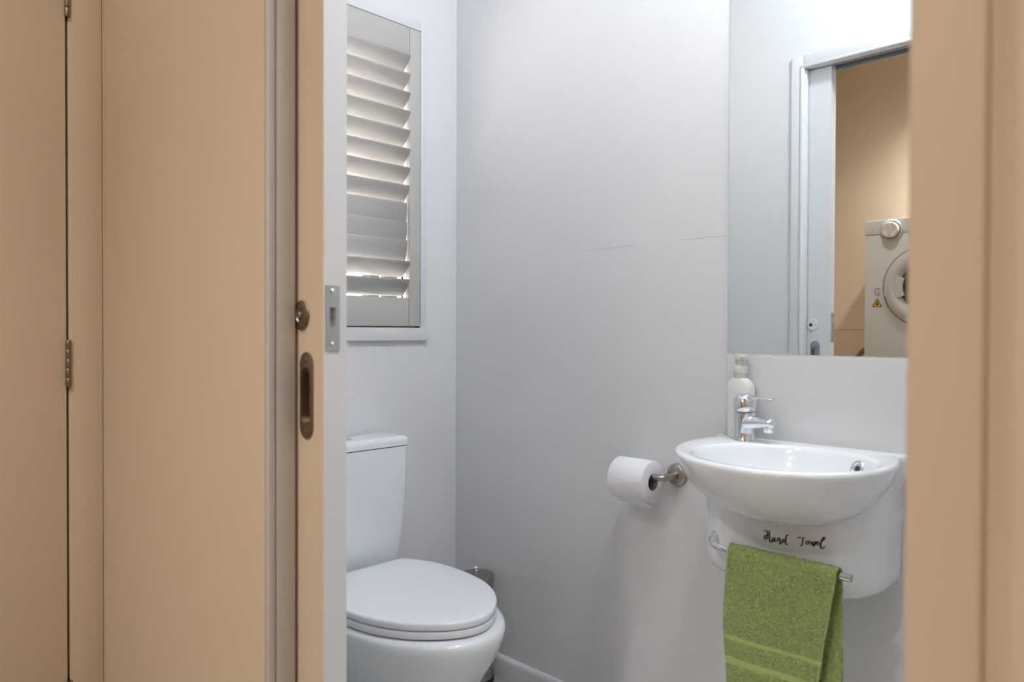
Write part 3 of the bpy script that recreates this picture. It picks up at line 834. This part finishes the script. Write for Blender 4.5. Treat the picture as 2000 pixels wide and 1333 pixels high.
# warning triangle sticker with flame
def prism_xz(name, pts, y0, y1, material, parent):
    return loft(name, [[Vector((x, y, z)) for x, z in pts] for y in (y0, y1)], material, parent, smooth=30)
TX, TZ, TS = 0.568, 1.252, 0.026
tri = lambda s, dz=0.0: [(TX-s, TZ-0.55*s+dz), (TX+s, TZ-0.55*s+dz), (TX, TZ+1.15*s+dz)]
ws = prism_xz('warning_sticker', tri(TS), DYF-0.003, DYF-0.0014, M['sticker_black'], dr)
tag(ws, 'yellow triangular flame warning sticker')
prism_xz('sticker_field', tri(TS*0.74, -0.0005), DYF-0.003, DYF-0.0010, M['yellow'], ws)
fl = [(0.0, 0.013), (0.0025, 0.008), (0.006, 0.003), (0.0065, -0.003), (0.004, -0.008), (-0.004, -0.008), (-0.0065, -0.003), (-0.005, 0.002), (-0.0025, 0.005), (-0.0015, 0.009)]
prism_xz('flame_mark', [(TX+a, TZ+b+0.001) for a, b in fl], DYF-0.003, DYF-0.0006, M['sticker_black'], ws)
# small lock symbol beside the door
bm = bmesh.new()
sy = [(TX+0.000+0.013*math.cos(math.radians(t)), DYF-0.0012, 1.3165+0.019*math.sin(math.radians(t))) for t in range(20, 341, 20)]
add_tube(bm, sy, 0.0011, 6)
add_tube(bm, [(TX+0.003, DYF-0.0012, 1.3165), (TX+0.003, DYF-0.0012, 1.299), (TX+0.012, DYF-0.0012, 1.300)], 0.0016, 6)
finish(bm, 'lock_symbol', M['print_grey'], dr, 60)
tube('vent_hose', catmull([(0.53, -2.70, 1.035), (0.47, -2.70, 1.032), (0.415, -2.70, 1.012), (0.372, -2.69, 0.965), (0.345, -2.68, 0.88), (0.335, -2.67, 0.7), (0.33, -2.66, 0.3), (0.33, -2.66, 0.02)], 5, False), 0.0145, M['hose'], dr, 14)

# ------------------------------------------------------------------ lamps
def ceiling_lamp(x, y, H, r, material, label, grp):
    c = root('ceiling_lamp', (x, y, H), label, 'lamp', grp)
    lathe('lamp_base', [(0.0, 0.0), (r+0.012, 0.0), (r+0.012, -0.016), (r, -0.02), (0.0, -0.02)], (x, y, H), M['trim'], c)
    lathe('diffuser', [(0.0, -0.018), (r, -0.018), (r*0.99, -0.030), (r*0.95, -0.042), (r*0.82, -0.056), (r*0.6, -0.066), (r*0.3, -0.072), (0.0, -0.074)], (x, y, H), material, c)
    return c
ceiling_lamp(1.40, -0.50, H, 0.05, M['lamp_wc'], 'round white ceiling lamp above the basin', 'ceiling lamps')
def downlight(x, y, label, k=1.0, cone=165):
    d = root('downlight', (x, y, HH), label, 'lamp', 'hall downlights')
    lathe('bezel', [(0.040, 0.0), (0.060, 0.0), (0.060, -0.004), (0.056, -0.008), (0.046, -0.008), (0.040, 0.0)], (x, y, HH), M['trim'], d)
    lathe('lens', [(0.0, 0.0005), (0.045, 0.0005), (0.045, -0.003), (0.0, -0.003)], (x, y, HH), M['lamp_hall'], d)
    L = bpy.data.lights.new('bulb', 'SPOT')
    L.energy = HALL_LAMP*k; L.spot_size = math.radians(cone); L.spot_blend = 1.0; L.shadow_soft_size = 0.05
    L.color = (1.0, 0.97, 0.93)
    o = bpy.data.objects.new('bulb', L); col.objects.link(o); o.parent = d
    o.location = (0, 0, -0.02)
downlight(1.15, -2.66, 'recessed hall downlight above the dryer', 2.7, 120)
downlight(0.75, -1.80, 'recessed hall downlight in front of the dryer', 0.43)
downlight(2.35, -1.55, 'recessed hall downlight behind the camera', 0.52)
